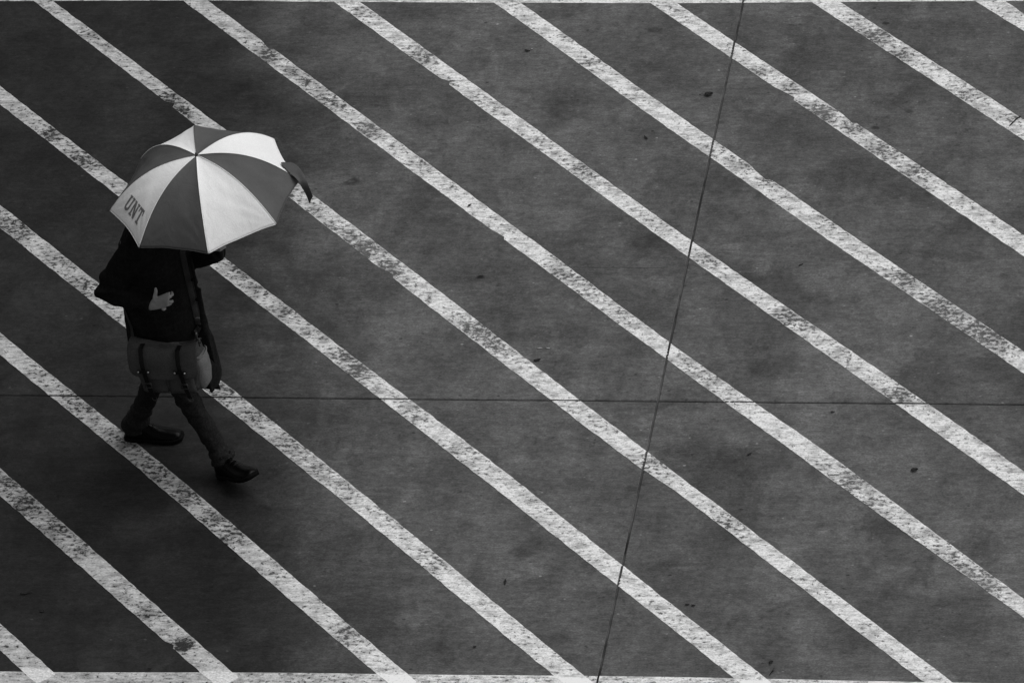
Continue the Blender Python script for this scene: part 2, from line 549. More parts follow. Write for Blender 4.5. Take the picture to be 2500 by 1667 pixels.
def ribbon(name, f, s0, s1, z, step=.018, cross=6, second=None):
    """f(s, k) -> ground point, k across from -1 to 1; leaves the slab joints free of paint."""
    n = max(2, int((s1 - s0) / step))
    verts, faces, wa, ac, sc2 = [], [], [], [], []
    cuts = []
    for i in range(n + 1):
        s = s0 + (s1 - s0) * i / n
        for j in range(cross + 1):
            k = -1 + 2 * j / cross
            x, y = f(s, k)
            verts.append(Vector((x, y, z)))
            wa.append(wear_at(x, y))
            ac.append(k)
            sc2.append(second(s, k, x, y) if second else 0.0)
    for i in range(n):
        for j in range(cross):
            a = i * (cross + 1) + j
            faces.append([a, a + 1, a + cross + 2, a + cross + 1])
    me = bpy.data.meshes.new(name)
    me.from_pydata(verts, [], faces)
    for nm, vals in (('wear', wa), ('across', ac), ('second_coat', sc2)):
        at = me.attributes.new(nm, 'FLOAT', 'POINT')
        at.data.foreach_set('value', vals)
    bm = bmesh.new()
    bm.from_mesh(me)
    for co, no in (((JX - GX - .002, 0, 0), (1, 0, 0)), ((JX + GX + .002, 0, 0), (1, 0, 0)), ((0, JY - GY - .002, 0), (0, 1, 0)), ((0, JY + GY + .002, 0), (0, 1, 0))):
        bmesh.ops.bisect_plane(bm, geom=bm.verts[:] + bm.edges[:] + bm.faces[:], plane_co=co, plane_no=no)
    kill = [fc for fc in bm.faces if abs(fc.calc_center_median().x - JX) < GX or abs(fc.calc_center_median().y - JY) < GY]
    bmesh.ops.delete(bm, geom=kill, context='FACES')
    ext = bmesh.ops.extrude_face_region(bm, geom=bm.faces[:])     # the coat has a thickness
    bmesh.ops.translate(bm, vec=(0, 0, -.004), verts=[e for e in ext['geom'] if isinstance(e, bmesh.types.BMVert)])
    bmesh.ops.recalc_face_normals(bm, faces=bm.faces)
    bm.to_mesh(me)
    bm.free()
    me.materials.append(M_PAINT)
    return link(bpy.data.objects.new(name, me), ground)


def along(pts):
    q = []
    for px, py in pts:
        g = gnd(px, py)
        q.append(((g.x - g.y) * S2, (g.x + g.y) * S2))
    return sorted(q)


TOPY, BOTY = 2.985, -2.60
mids = []


def make_stripe(U, Lo, seed):
    tc = (sum(b for a, b in U) / len(U) + sum(b for a, b in Lo) / len(Lo)) / 2
    mids.append(tc)
    s0, s1 = tc - TOPY * sqrt(2) - .06, tc - BOTY * sqrt(2) + .03
    def f(s, k):
        u, l = interp(U, s), interp(Lo, s)
        rough = .0035 * noise.noise((s * 14, k * 3 + seed, seed * 3.1)) + .002 * noise.noise((s * 45, k * 3 + seed, seed * 1.7))
        t = l + (u - l) * (k + 1) / 2 + (rough if abs(k) > .99 else 0)
        if abs(k) > .6:
            sd = 1 if k > 0 else -1
            t += notch_at(s, t, sd) * (1 if abs(k) > .99 else .45)
        return (s + t) * S2, (t - s) * S2
    def second(s, k, x, y):
        return max(0.0, min(1.0, (-2.535 - y) / .02))
    return ribbon('painted_stripe', f, s0, s1, .0012, second=second)


for i, (U, Lo) in enumerate(STRIPES):
    make_stripe(along(U), along(Lo), i + 1)
pitch = (mids[-2] - mids[0]) / (len(mids) - 2)
for k in (1, 2, 3):                                  # the hatching goes on past the frame
    for base, sg in ((mids[0], -1), (mids[len(STRIPES) - 1], 1)):
        t0 = base + sg * k * pitch
        make_stripe([(0, t0 + .052)], [(0, t0 - .052)], 20 + k + sg)

TOPE = sorted((gnd(a, b).x, gnd(a, b).y) for a, b in [(503, 2), (830, 5.5), (1207, 7.5), (1660, 8.5), (2381, 3.5)])
BOTE = sorted((gnd(a, b).x, gnd(a, b).y) for a, b in [(0, 1638), (830, 1643), (1660, 1652), (2256, 1664)])
ribbon('painted_border_line', lambda s, k: (s, interp(TOPE, s) + .052 * (k + 1)), -6, 6, .0006, cross=4)
ribbon('painted_border_line', lambda s, k: (s, interp(BOTE, s) + .052 * (k - 1)), -6, 6, .0006, cross=4)

# ------------------------------------------------------------------ cloth, leather and skin
def cloth(name, base, scale=60, contrast=.25, bump=.25, rough=.95, spec=.05, extra=None):
    t = NT(name)
    o = t.objpos()
    n1 = t.noise(t.scaled(o, (scale,) * 3), 1, 4, .6)
    n2 = t.noise(t.scaled(o, (9, 9, 9)), 1, 4, .6)
    c = t.math('MULTIPLY', base, t.step(n1, .2, .8, 1 - contrast, 1 + contrast))
    c = t.math('MULTIPLY', c, t.step(n2, .2, .8, .75, 1.25))
    if extra:
        c = extra(t, o, c)
    t.bump(t.math('ADD', n1, t.math('MULTIPLY', n2, 1.5)), bump, .004)
    return t.fin(c, rough, spec)


def check_weave(t, o, c):
    s = t.n('SeparateXYZ')
    t.put(s.inputs[0], o)
    k = None
    for ax in (0, 2):
        wv = t.math('SINE', t.math('MULTIPLY', s.outputs[ax], 150.0))
        m = t.step(wv, .55, .95)
        k = m if k is None else t.math('MAXIMUM', k, m)
    return t.math('MULTIPLY', c, t.mix(k, .96, 1.12))


M_COAT = cloth('black_wool', .011, 80, .3, .35, 1.0, .02, check_weave)
M_SHIRT = cloth('black_cotton', .003, 80, .2, .2, 1.0, .01)
M_JEANS = cloth('faded_denim', .0155, 110, .5, .4, .95, .04)
M_CANVAS = cloth('washed_canvas', .054, 160, .2, .3, .95, .04)
M_CANVAS2 = cloth('pale_lit_canvas', .14, 120, .2, .3, .95, .04)  # light on the side pocket put into its base colour; slider shares it
M_STRAPW = cloth('webbing', .034, 160, .25, .3, .95, .04)
M_LEATHER = cloth('dark_leather', .004, 70, .3, .2, .5, .15)
M_SHOE = cloth('black_shoe_leather', .0018, 50, .3, .2, .3, .07)
M_SOLE = cloth('black_rubber', .004, 60, .3, .2, .8, .05)
M_SKIN = cloth('skin', .30, 45, .08, .1, .6, .25)
M_HAIR = cloth('dark_hair', .008, 120, .4, .5, .7, .2)
T = NT('brushed_steel')
M_STEEL = T.fin(.35, .35, .5, 1.0)
T = NT('dull_metal')
M_DULL = T.fin(.07, .45, .4, .8)

# ------------------------------------------------------------------ person
ROOT = Vector((-1.47, -.95, 0))
HD = radians(-8)
hf, hl = Vector((cos(HD), sin(HD), 0)), Vector((-sin(HD), cos(HD), 0))


def L(f, l, u):
    return ROOT + hf * f + hl * l + Vector((0, 0, u))


person = thing('person', 'person in long black coat and slim jeans striding under the umbrella, hand at the stomach', 'person', ROOT)

# joints
shR, elR, wrR = L(-.01, -.185, 1.425), aty(262, 703, -1.12), aty(366, 745, -1.20)
shL, elL, wrL = L(.02, .185, 1.425), Vector((-1.335, -.83, 1.17)), Vector((-1.150, -.965, 1.293))
hipR, hipL = L(.02, -.085, .92), L(0, .085, .92)
heelF, heelB = gnd(550, 1163), gnd(309, 1068)
anB = Vector((heelB.x + .065, heelB.y + .0, .095))
anF = Vector((heelF.x + .005, heelF.y + .0, .128))
knR, knL = L(.075, -.105, .50), L(-.135, .105, .48)

B = MB()
# torso, neck
tors = [(.0, .90, .10, .15), (0, .98, .105, .15), (.0, 1.08, .10, .135), (.01, 1.2, .115, .15), (.01, 1.32, .12, .165), (.01, 1.40, .10, .16), (.02, 1.45, .07, .11), (.03, 1.50, .055, .058), (.045, 1.56, .052, .054)]
B.loft([[L(f + a * cos(q), b * sin(q), z) for q in (2 * pi * j / 20 for j in range(20))] for f, z, a, b in tors])
hc = L(.075, 0, 1.645)
# head
head_rings = []
for i in range(1, 14):
    th = pi * i / 14
    z = -cos(th) * .118
    r = sin(th)
    fr = .096 if z > -.02 else .096 - .02 * (-.02 - z) / .1
    wd = .076 if z > -.01 else .076 - .022 * (-.01 - z) / .108
    head_rings.append([hc + hf * (fr * r * cos(q) + (.012 if z < -.03 else 0) * r) + hl * (wd * r * sin(q)) + Vector((0, 0, z)) for q in (2 * pi * j / 24 for j in range(24))])
B.loft(head_rings)
B.tube([hc + hf * .088 + Vector((0, 0, .012)), hc + hf * .104 + Vector((0, 0, -.012)), hc + hf * .113 + Vector((0, 0, -.03)), hc + hf * .096 + Vector((0, 0, -.036))], [.008, .010, .013, .010], 10)
B.tube([hc + hf * .086 + hl * .04 + Vector((0, 0, .022)), hc + hf * .096 + Vector((0, 0, .026)), hc + hf * .086 - hl * .04 + Vector((0, 0, .022))], [.008, .009, .008], 8)
for dz in (-.058, -.068):
    B.tube([hc + hf * .082 + hl * .024 + Vector((0, 0, dz)), hc + hf * .094 + Vector((0, 0, dz)), hc + hf * .082 - hl * .024 + Vector((0, 0, dz))], [.004, .006, .004], 8)
B.ball(hc + hf * .078 + Vector((0, 0, -.098)), (.02, .02, .016))
for s in (-1, 1):
    B.tube([hc + hl * s * .076 - hf * .004 + Vector((0, 0, -.028)), hc + hl * s * .086 - hf * .012 + Vector((0, 0, .0)), hc + hl * s * .080 - hf * .010 + Vector((0, 0, .022))], [.010, .014, .011], 8, flat=.6)
# limbs
for sh, el, wr in ((shR, elR, wrR), (shL, elL, wrL)):
    B.tube([L(.01, 0, 1.42).lerp(sh, .6), sh, sh.lerp(el, .5), el, el.lerp(wr, .35), wr], [.055, .055, .046, .038, .037, .027], 14)
for hp, kn, an in ((hipR, knR, anF), (hipL, knL, anB)):
    B.tube([hp + Vector((0, 0, .03)), hp.lerp(kn, .4), kn, kn.lerp(an, .35), an], [.080, .070, .044, .040, .030], 14)
    fd, fu = (Vector((.708, -.553, .438)), Vector((-.345, .270, .899))) if an is anF else (Vector((1, 0, 0)), Vector((0, 0, 1)))
    B.tube([an - fd * .025 - fu * .045, an + fd * .05 - fu * .062, an + fd * .105 - fu * .080], [.020, .026, .018], 10)


def hand(wr, palm_c, across, fingers, thumb, r=.0085):
    """wrist, palm centre, half vector across the knuckles, four joint lists, thumb joint list"""
    n = 12
    d = (palm_c - wr).normalized()
    a = Vector(across)
    nrm = d.cross(a).normalized()
    rings = []
    for k, wdt, th in ((0, .75, .020), (.35, .85, .019), (.8, 1.0, .016), (1.5, 1.12, .013), (1.85, 1.08, .010)):
        c = wr.lerp(palm_c, k)
        rings.append([c + a * (wdt * cos(q)) + nrm * (th * sin(q)) for q in (2 * pi * j / n for j in range(n))])
    B.loft(rings)
    for fj in fingers:
        B.tube(fj, [r * 1.08, r * 1.02, r * .95, r * .78][:len(fj)], 9)
        B.ball(fj[-1], r * .78, 9, 6)
        for q in fj[1:-1]:
            B.ball(q, r * 1.04, 9, 6)
    B.tube(thumb, [r * 1.5, r * 1.25, r * 1.05, r * .85][:len(thumb)], 9)
    B.ball(thumb[-1], r * .85, 9, 6)


# the near hand, back of the hand seen, thumb up, fingers curled round to the front
yh = -1.212
P = lambda a, b, dy=0.0: aty(a, b, yh + dy)
palm = P(391, 737)
acr = (P(394, 722) - P(388, 756)) * .5
fing = [[P(405, 731), P(415, 724, .004), P(420.5, 719, .018), P(419.5, 713.5, .030)],
        [P(408, 738), P(416, 736.5, .006), P(420, 736, .022), P(421, 735, .038)],
        [P(405, 744.5), P(412, 743, .006), P(415.5, 741, .022), P(415.5, 739.5, .036)],
        [P(397, 753), P(400, 755, .004), P(402, 753, .020), P(402, 750, .032)]]
thumbj = [P(378, 733), P(378.5, 722), P(380.5, 712), P(380, 704.5, .004)]
hand(wrR, palm, acr, fing, thumbj)
# the far hand closed round the umbrella handle
apexW = Vector((-1.154, -1.018, 1.917))
UN = Vector((-.0273, -.0782, 1)).normalized()
grip = apexW - UN * .555
sd_ = Vector((.75, -.66, 0)).normalized()                            # away from the palm
tv = Vector((.66, .75, 0)).normalized()
palmL = grip - sd_ * .036 + Vector((0, 0, -.01))
fl = []
for k in range(4):
    z0 = UN * (.034 - .021 * k)
    rr = .030 - .002 * (k == 3)
    fl.append([palmL + z0 - tv * .030, grip + z0 - tv * rr, grip + z0 + sd_ * rr * .9 - tv * .012, grip + z0 + sd_ * .024 + tv * .020])
thL = [palmL + UN * .02 + tv * .02, grip + UN * .045 + tv * .026, grip + UN * .052 + tv * .022 + sd_ * .018]
hand(wrL, palmL, UN * .042, fl, thL)
bv, bf, bn = fuse(B, .0036, 3)
body = mesh_obj('body', bv, bf, M_SKIN, person)
T = NT('eye_white')
M_EYE = T.fin(.5, .2, .5)
for s in (-1, 1):
    MB().ball(hc + hf * .079 + hl * s * .031 + Vector((0, 0, .006)), .0125, 12, 8).obj('eye', M_EYE, person)
    MB().ball(hc + hf * .0895 + hl * s * .031 + Vector((0, 0, .006)), (.004, .0055, .0055), 10, 6).obj('iris', M_HAIR, person)
# hair: a cap over the skull
H = MB()
for i in range(40):
    pass
hr = []
for i in range(0, 10):
    th = pi * .5 * i / 9
    z = sin(th) * .128
    r = max(cos(th), .02)
    hr.append([hc + hf * (.106 * r * cos(q) - .008) + hl * (.086 * r * sin(q)) + Vector((0, 0, z + (.03 if cos(q) > .5 and i == 0 else 0) - (.05 if cos(q) < -.1 and i == 0 else 0))) for q in (2 * pi * j / 24 for j in range(24))])
H.loft(hr)
hv, hfc, hn = fuse(H, .006, 2)
hv = [v + n * (.004 * noise.noise(v * 60)) for v, n in zip(hv, hn)]
mesh_obj('hair', hv, hfc, M_HAIR, person)

# coat ------------------------------------------------------------
K = MB()
cr = [(.03, 1.515, .066, .072), (.02, 1.485, .085, .10), (.01, 1.455, .115, .165), (0, 1.41, .14, .205), (-.005, 1.30, .165, .215), (-.01, 1.15, .175, .205), (-.01, 1.02, .18, .205),
      (-.005, .90, .19, .215), (.0, .78, .195, .222), (.005, .68, .195, .226), (.006, .625, .196, .228)]
K.loft([[L(f + a * cos(q) * (1 + .04 * sin(3 * q + z * 5)), b * sin(q), z) for q in (2 * pi * j / 36 for j in range(36))] for f, z, a, b in cr[::-1]])
for sh, el, wr in ((shR, elR, wrR), (shL, elL, wrL)):
    d = (wr - el).normalized()
    pts, rad = [], []
    seq = [(L(.0, 0, 1.40).lerp(sh, .55), .085), (sh, .083), (sh.lerp(el, .35), .076), (sh.lerp(el, .75), .068), (el, .066), (el.lerp(wr, .3), .064), (el.lerp(wr, .65), .056), (wr - d * .02, .046), (wr + d * .010, .043)]
    for q, r in seq:
        pts.append(q)
        rad.append(r)
    K.tube(pts, rad, 20)
# collar
K.tube([L(.03 + .082 * cos(q), .088 * sin(q), 1.50 + .012 * cos(q)) for q in (2 * pi * j / 20 for j in range(21))], .017, 10)


def sheet(mb, rows, th=.008):
    """rows of points -> a cloth sheet with thickness, for fusing"""
    n = len(rows[0])
    fr, bk = [], []
    for i, r in enumerate(rows):
        for j, q in enumerate(r):
            a = rows[min(i + 1, len(rows) - 1)][j] - rows[max(i - 1, 0)][j]
            b = r[min(j + 1, n - 1)] - r[max(j - 1, 0)]
            nn = a.cross(b)
            nn = nn.normalized() if nn.length > 1e-9 else Vector((0, 1, 0))
            fr.append(q + nn * th)
            bk.append(q - nn * th)
    m = len(rows)
    fs = []
    o = n * m
    for i in range(m - 1):
        for j in range(n - 1):
            a = i * n + j
            fs.append([a, a + 1, a + n + 1, a + n])
            fs.append([o + a, o + a + n, o + a + n + 1, o + a + 1])
    rim = [j for j in range(n)] + [i * n + n - 1 for i in range(1, m)] + [(m - 1) * n + j for j in range(n - 2, -1, -1)] + [i * n for i in range(m - 2, 0, -1)]
    for a, b in zip(rim, rim[1:] + rim[:1]):
        fs.append([a, o + a, o + b, b])
    mb.add(fr + bk, fs)


def pxrow(pts, y):
    return [aty(a, b, y + dy) for a, b, dy in pts]


# the near front panel blown forward to a point, the far one lower behind it, and the lapel
yf = -1.08
sheet(K, [pxrow([(476, 701, 0), (483, 702, 0), (490, 705, 0)], yf), pxrow([(485, 751, 0), (492, 752, 0), (500, 757, .01)], yf),
          pxrow([(492, 802, 0), (499, 805, 0), (508, 806, .02)], yf), pxrow([(472, 840, 0), (498, 848, .02), (518, 848, .03)], yf),
          pxrow([(480, 862, 0), (510, 868, .03), (524, 878, .04)], yf), pxrow([(500, 868, .02), (519, 882, .04), (529, 890, .05)], yf)])
yg = -.90
sheet(K, [pxrow([(470, 800, 0), (490, 800, 0), (505, 805, 0)], yg), pxrow([(475, 850, 0), (498, 855, 0), (514, 862, 0)], yg),
          pxrow([(480, 895, 0), (505, 897, 0), (528, 902, 0)], yg), pxrow([(485, 938, 0), (512, 944, 0), (536, 943, .01)], yg), pxrow([(487, 946, 0), (513, 950, 0), (538, 948, .01)], yg)])
sheet(K, [[L(.006 + a_ * cos(q), .226 * sin(q) * (1 + .03 * sin(5 * q)), z) for q in (-.35 + (pi + .35) * j / 16 for j in range(17))] for z, a_ in ((.70, .190), (.62, .196), (.55, .202), (.49, .208))])
yl = -1.06
sheet(K, [pxrow([(463, 630, 0), (470, 630, 0)], yl), pxrow([(467, 660, 0), (476, 662, 0)], yl), pxrow([(473, 686, 0), (484, 690, 0)], yl), pxrow([(475, 697, 0), (479, 697, 0)], yl)])
kv, kf, kn = fuse(K, .007, 5)


def folds(v, n, amp):
    """cloth creases: broad folds and sharper creases across the sleeve elbow"""
    f = noise.noise(v * 9.0) * .5 + noise.noise(v * 20.0) * .35
    r = 1 - abs(noise.noise(Vector((v.x * 7, v.y * 7, v.z * 15 + 3))))
    e = exp(-((v - elR).length / .12) ** 2) + .6 * exp(-((v - wrR.lerp(elR, .4)).length / .12) ** 2) + .5 * exp(-((v - elL).length / .1) ** 2)
    return v + n * (amp * f + .030 * e * (r ** 3 - .45))


kv = [folds(v, n, .009) for v, n in zip(kv, kn)]
coat = mesh_obj('coat', kv, kf, M_COAT, person)
# shirt collar showing at the neck opening
MB().tube([L(.045 + .060 * cos(q), .062 * sin(q), 1.515) for q in (2 * pi * j / 18 for j in range(19))], .012, 8).obj('shirt_collar', M_SHIRT, person)
for k in range(3):
    c = L(.19 + .004 * k, -.03, 1.16 - .12 * k)
    MB().tube([c - hf * .004, c + hf * .010], .011, 14).obj('coat_button', M_LEATHER, person)

# jeans ------------------------------------------------------------
J = MB()
J.loft([[L(f + a * cos(q), b * sin(q), z) for q in (2 * pi * j / 24 for j in range(24))] for f, z, a, b in ((0, .80, .115, .165), (0, .88, .125, .172), (0, .98, .12, .165), (0, 1.04, .112, .155))])
legs = []
for hp, kn, an, front in ((hipR, knR, anF, True), (hipL, knL, anB, False)):
    ax = (an - kn).normalized()
    pts = [hp + Vector((0, 0, .02)), hp.lerp(kn, .25), hp.lerp(kn, .6), kn, kn.lerp(an, .25), kn.lerp(an, .5), kn.lerp(an, .78)]
    rad = [.098, .092, .072, .058, .054, .050, .048]
    if front:
        pts += [kn.lerp(an, .93), kn.lerp(an, 1.0), an + ax * .015]
        rad += [.050, .054, .054]
    else:
        pts += [kn.lerp(an, .9), an + Vector((-.008, 0, .0)), an + Vector((-.012, 0, -.035))]
        rad += [.055, .060, .060]
    J.tube(pts, rad, 22)
    legs.append((kn, an, ax, front))
# turned up hem on the forward leg
kn, an, ax, _ = legs[0]
J.tube([an - ax * .03, an + ax * .02], [.058, .060], 22)
jv, jf, jn = fuse(J, .006, 4)


def denim(v, n):
    d = .004 * noise.noise(v * 11) + .003 * noise.noise(v * 26) + .005 * (1 - abs(noise.noise(Vector((v.x * 9, v.y * 9, v.z * 13 + 5))))) ** 4
    for kn, an, ax, front in legs:
        t = (v - kn).dot(ax) / (an - kn).length
        if -.3 < t < 1.3 and ((v - kn) - ax * ((v - kn).dot(ax))).length < .1:
            ph = v.dot(Vector((3, 2, 0))) * 4
            if not front:
                d += .006 * max(0, min(1, (t - .5) / .25)) * sin(t * 46 + ph + 2 * noise.noise(v * 10))
            else:
                d += .004 * max(0, min(1, (t - .7) / .2)) * sin(t * 50 + ph)
            d += .004 * exp(-(t / .2) ** 2) * sin(t * 40 + ph)
    return v + n * d


jv = [denim(v, n) for v, n in zip(jv, jn)]
mesh_obj('jeans', jv, jf, M_JEANS, person)


# shoes --------------------------------------------------------------
def shoe(heel, toe_dir, pitch, size, sag):
    """heel: ground point under the heel; pitch: how far the toe is lifted."""
    f0 = Vector(toe_dir).normalized()
    l0 = Vector((0, 0, 1)).cross(f0)
    rot = Matrix.Rotation(-pitch, 3, l0)
    f, u = rot @ f0, rot @ Vector((0, 0, 1))
    base = Vector(heel)
    sh = link(bpy.data.objects.new('shoe', None), person)
    sh.empty_display_size = .05
    pt = lambda x, y, z: base + f * (x * size) + l0 * (y * size) + u * (z * size)
    # profile: x, half width, top height
    prof = [(-.012, .022, .066), (0, .032, .094), (.03, .038, .122), (.07, .038, .127), (.10, .040, .112), (.135, .044, .086), (.175, .048, .066), (.215, .049, .058), (.25, .044, .053), (.270, .034, .047), (.281, .019, .038)]
    rise = lambda x: .006 * max(0, (x - .2) / .08) ** 2
    rings = []
    for x, wd, h in prof:
        z0 = .018 + rise(x)
        r = []
        for j in range(20):
            a = 2 * pi * j / 20
            yy = wd * cos(a) * (1 if sin(a) < .2 else 1 - .42 * ((sin(a) - .2) / .8) ** 2 * (1 if x < .14 else .5))
            zz = z0 + (h - z0) * max(0.0, sin(a)) ** .75 - (.004 if sin(a) < 0 else 0)
            r.append(pt(x, yy, zz))
        rings.append(r)
    MB().loft(rings).obj('upper', M_SHOE, sh)
    # welted sole with a heel block
    def outline(grow):
        o = []
        for x, wd, h in prof:
            o.append((x - (grow if x < 0 else 0) + (grow if x > .27 else 0), wd + grow))
        return [(x, y) for x, y in o] + [(x, -y) for x, y in reversed(o)]
    ol = outline(.005)
    rings = [[pt(x, y, rise(x) + (.0 if x < .085 or x > .105 else .007) + (0 if x < .09 else .004)) for x, y in ol], [pt(x, y, .020 + rise(x)) for x, y in ol], [pt(x * .997, y * .96, .024 + rise(x)) for x, y in ol]]
    MB().loft(rings).obj('sole', M_SOLE, sh)
    lc = MB()
    for k in range(4):
        x = .098 + .019 * k
        z = .116 - .0155 * k
        lc.tube([pt(x, .022, z - .008), pt(x + .006, .008, z + .003), pt(x + .006, -.008, z + .003), pt(x, -.022, z - .008)], .0032 * size, 6)
    for s in (-1, 1):
        lc.tube([pt(.098, 0, .119), pt(.10, .020 * s, .130), pt(.115, .034 * s, .120), pt(.11, .015 * s, .117)], .0028 * size, 6)
    lc.obj('laces', M_LEATHER, sh)
    MB().tube([pt(.225, .030, .036 + .012), pt(.222, .018, .050), pt(.220, 0, .0535), pt(.222, -.018, .050), pt(.225, -.030, .048)], .0016, 6).obj('toe_cap_seam', M_SOLE, sh)
    return sh


shoe(heelB + Vector((.012, 0, 0)), (gnd(443, 1072) - gnd(309, 1068)), 0.0, .99, 0)
shoe(heelF + Vector((-.01, .0, .004)), Vector((cos(radians(-38)), sin(radians(-38)), 0)), radians(24), 1.04, 0)

# ------------------------------------------------------------------ umbrella
UC = Vector((-1.1481, -1.0, 1.6823))
UH = .236
e1 = Vector((0, 1, 0)).cross(UN).normalized()
e2 = UN.cross(e1)
TIPPX = [(481.1, 313.6), (668.9, 338.5), (731.1, 441.7), (675.1, 547.4), (508.5, 619.5), (339.4, 604.6), (267.3, 513.8), (344.4, 388.2)]
TIPS = []
for a, b in TIPPX:
    d = ray(a, b)
    TIPS.append(CP + d * ((UC - CP).dot(UN) / d.dot(UN)))
umbrella = thing('umbrella', 'open umbrella with eight alternating white and grey panels, UNT lettering and one loose dark flap', 'umbrella', apexW - UN * .66)
APX = UC + UN * UH


def rib(i, s):
    r = TIPS[i % 8] - UC
    return UC + r * s + UN * (UH * (1 - s ** 2.55)) + Vector((0, 0, 0))


def panel_pt(i, s, v, lift=0.0):
    q = rib(i, s).lerp(rib(i + 1, s), v)
    rad = (q - UC) - UN * (q - UC).dot(UN)
    m = 4 * v * (1 - v)
    q = q - rad * (.032 * m * s ** 4)
    q = q - UN * (.010 * m * sin(pi * s))
    # creases gathered at the two corners, and slack cloth between
    for cv in (0, 1):
        dv = abs(v - cv)
        dist = sqrt((dv * .36 * s) ** 2 + ((1 - s) * .46) ** 2)
        ang = math.atan2(dv * .36 * s + 1e-6, (1.002 - s) * .46)
        q = q + UN * (.0034 * exp(-dist / .12) * sin(ang * 13 + i * 1.3) * sin(2 * ang))
    q = q + UN * (.006 * m * noise.noise(Vector((s * 5 + i * 7.1, v * 4, .5))) * s)
    if lift:
        a = rib(i, min(1, s + .02)).lerp(rib(i + 1, min(1, s + .02)), v) - rib(i, s - .02).lerp(rib(i + 1, s - .02), v)
        b = rib(i + 1, s) - rib(i, s)
        nn = a.cross(b).normalized()
        if nn.dot(UN) < 0:
            nn = -nn
        q = q + nn * lift
    return q


def canopy_cloth(name, base, c2):
    t = NT(name)
    o = t.objpos()
    n1 = t.noise(t.scaled(o, (6, 6, 6)), 1, 5, .6)
    n2 = t.noise(t.scaled(o, (220, 220, 220)), 1, 2, .5)
    n3 = t.noise(t.scaled(o, (18, 18, 9)), 1, 4, .6, 1.2)
    c = t.math('MULTIPLY', base, t.step(n1, .2, .8, 1 - c2, 1 + c2))
    c = t.math('MULTIPLY', c, t.step(n2, .2, .8, .93, 1.07))
    t.bump(t.math('ADD', t.math('MULTIPLY', n3, 1.0), t.math('MULTIPLY', n2, .12)), .36, .007)
    return t.fin(c, .7, .12)


M_WHITE = canopy_cloth('white_nylon', .80, .04)
M_GREY = canopy_cloth('grey_nylon', .088, .14)
M_PIPE = canopy_cloth('white_piping', .85, .02)
M_PIPEG = canopy_cloth('grey_piping', .10, .05)
M_FLAP = canopy_cloth('dark_nylon', .07, .2)
M_PRINT = canopy_cloth('grey_print', .17, .1)
NS, NV = 56, 32
panels = []
for i in range(8):
    white = i % 2 == 1
    verts, faces = [], []
    for a in range(NS + 1):
        s = .02 + .98 * (a / NS)
        for b in range(NV + 1):
            verts.append(panel_pt(i, s, b / NV))
    for a in range(NS):
        for b in range(NV):
            k = a * (NV + 1) + b
            faces.append([k, k + 1, k + NV + 2, k + NV + 1])
    o = mesh_obj('canopy_panel', verts, faces, M_WHITE if white else M_GREY, umbrella)
    sm = o.modifiers.new('thickness', 'SOLIDIFY')
    sm.thickness = .0008
    panels.append(o)
    hem = MB().tube([panel_pt(i, 1.0, b / 24) for b in range(25)], .0012, 6)
    hem.obj('hem', M_PIPE if white else M_PIPEG, o)
for i in range(8):
    pale = i in (3, 4, 5, 7)
    MB().tube([rib(i, .03 + .97 * a / 24) + UN * .0012 for a in range(25)], .0019 if pale else .0014, 6).obj('seam', M_PIPE if pale else M_PIPEG, umbrella)

# UNT in slab capitals on the white panel by the left shoulder
def rect(x0, y0, x1, y1):
    return [(x0, y0), (x1, y0), (x1, y1), (x0, y1)]


LET = []
# U
LET += [rect(.10, .30, .30, 1), rect(.62, .30, .82, 1), rect(0, .88, .40, 1), rect(.52, .88, .92, 1)]
for k in range(8):
    a0, a1 = pi + pi * k / 8, pi + pi * (k + 1) / 8
    LET.append([(.46 + .36 * cos(a0), .31 + .31 * sin(a0)), (.46 + .36 * cos(a1), .31 + .31 * sin(a1)), (.46 + .16 * cos(a1), .31 + .14 * sin(a1)), (.46 + .16 * cos(a0), .31 + .14 * sin(a0))])
# N
LET += [rect(1.12, 0, 1.30, 1), rect(1.72, 0, 1.90, 1), [(1.12, 1), (1.36, 1), (1.90, 0), (1.66, 0)], rect(1.02, 0, 1.42, .12), rect(1.02, .88, 1.32, 1), rect(1.60, .88, 2.0, 1)]
# T
LET += [rect(2.48, 0, 2.70, 1), rect(2.12, .84, 3.06, 1), rect(2.12, .66, 2.26, .84), rect(2.92, .66, 3.06, .84), rect(2.34, 0, 2.84, .12)]
LETTER_OF = [0] * 12 + [1] * 6 + [2] * 5
UNT = 5                                              # panel between tip 5 and tip 6
T0, T1, H0, H1 = .80, .22, .775, .91               # reading direction runs from the outer tip round


def letter_pt(x, y):
    v = T0 + (T1 - T0) * x / 3.06
    s = H1 - (H1 - H0) * y
    return panel_pt(UNT, s, v, .0012)


for which in range(3):
    lm = MB()
    for poly, w_ in zip(LET, LETTER_OF):
        if w_ != which:
            continue
        # subdivide each stroke so that it follows the cloth
        a, b, c, d = poly
        n = 5
        vs, fs = [], []
        for i in range(n + 1):
            for j in range(n + 1):
                x = (a[0] * (1 - j / n) + b[0] * j / n) * (1 - i / n) + (d[0] * (1 - j / n) + c[0] * j / n) * i / n
                y = (a[1] * (1 - j / n) + b[1] * j / n) * (1 - i / n) + (d[1] * (1 - j / n) + c[1] * j / n) * i / n
                vs.append(letter_pt(x, y) + UN * (.0002 * (LET.index(poly) % 5)))
        for i in range(n):
            for j in range(n):
                k = i * (n + 1) + j
                fs.append([k, k + 1, k + n + 2, k + n + 1])
        lm.add(vs, fs)
    lm.obj('letter', M_PRINT, panels[UNT])

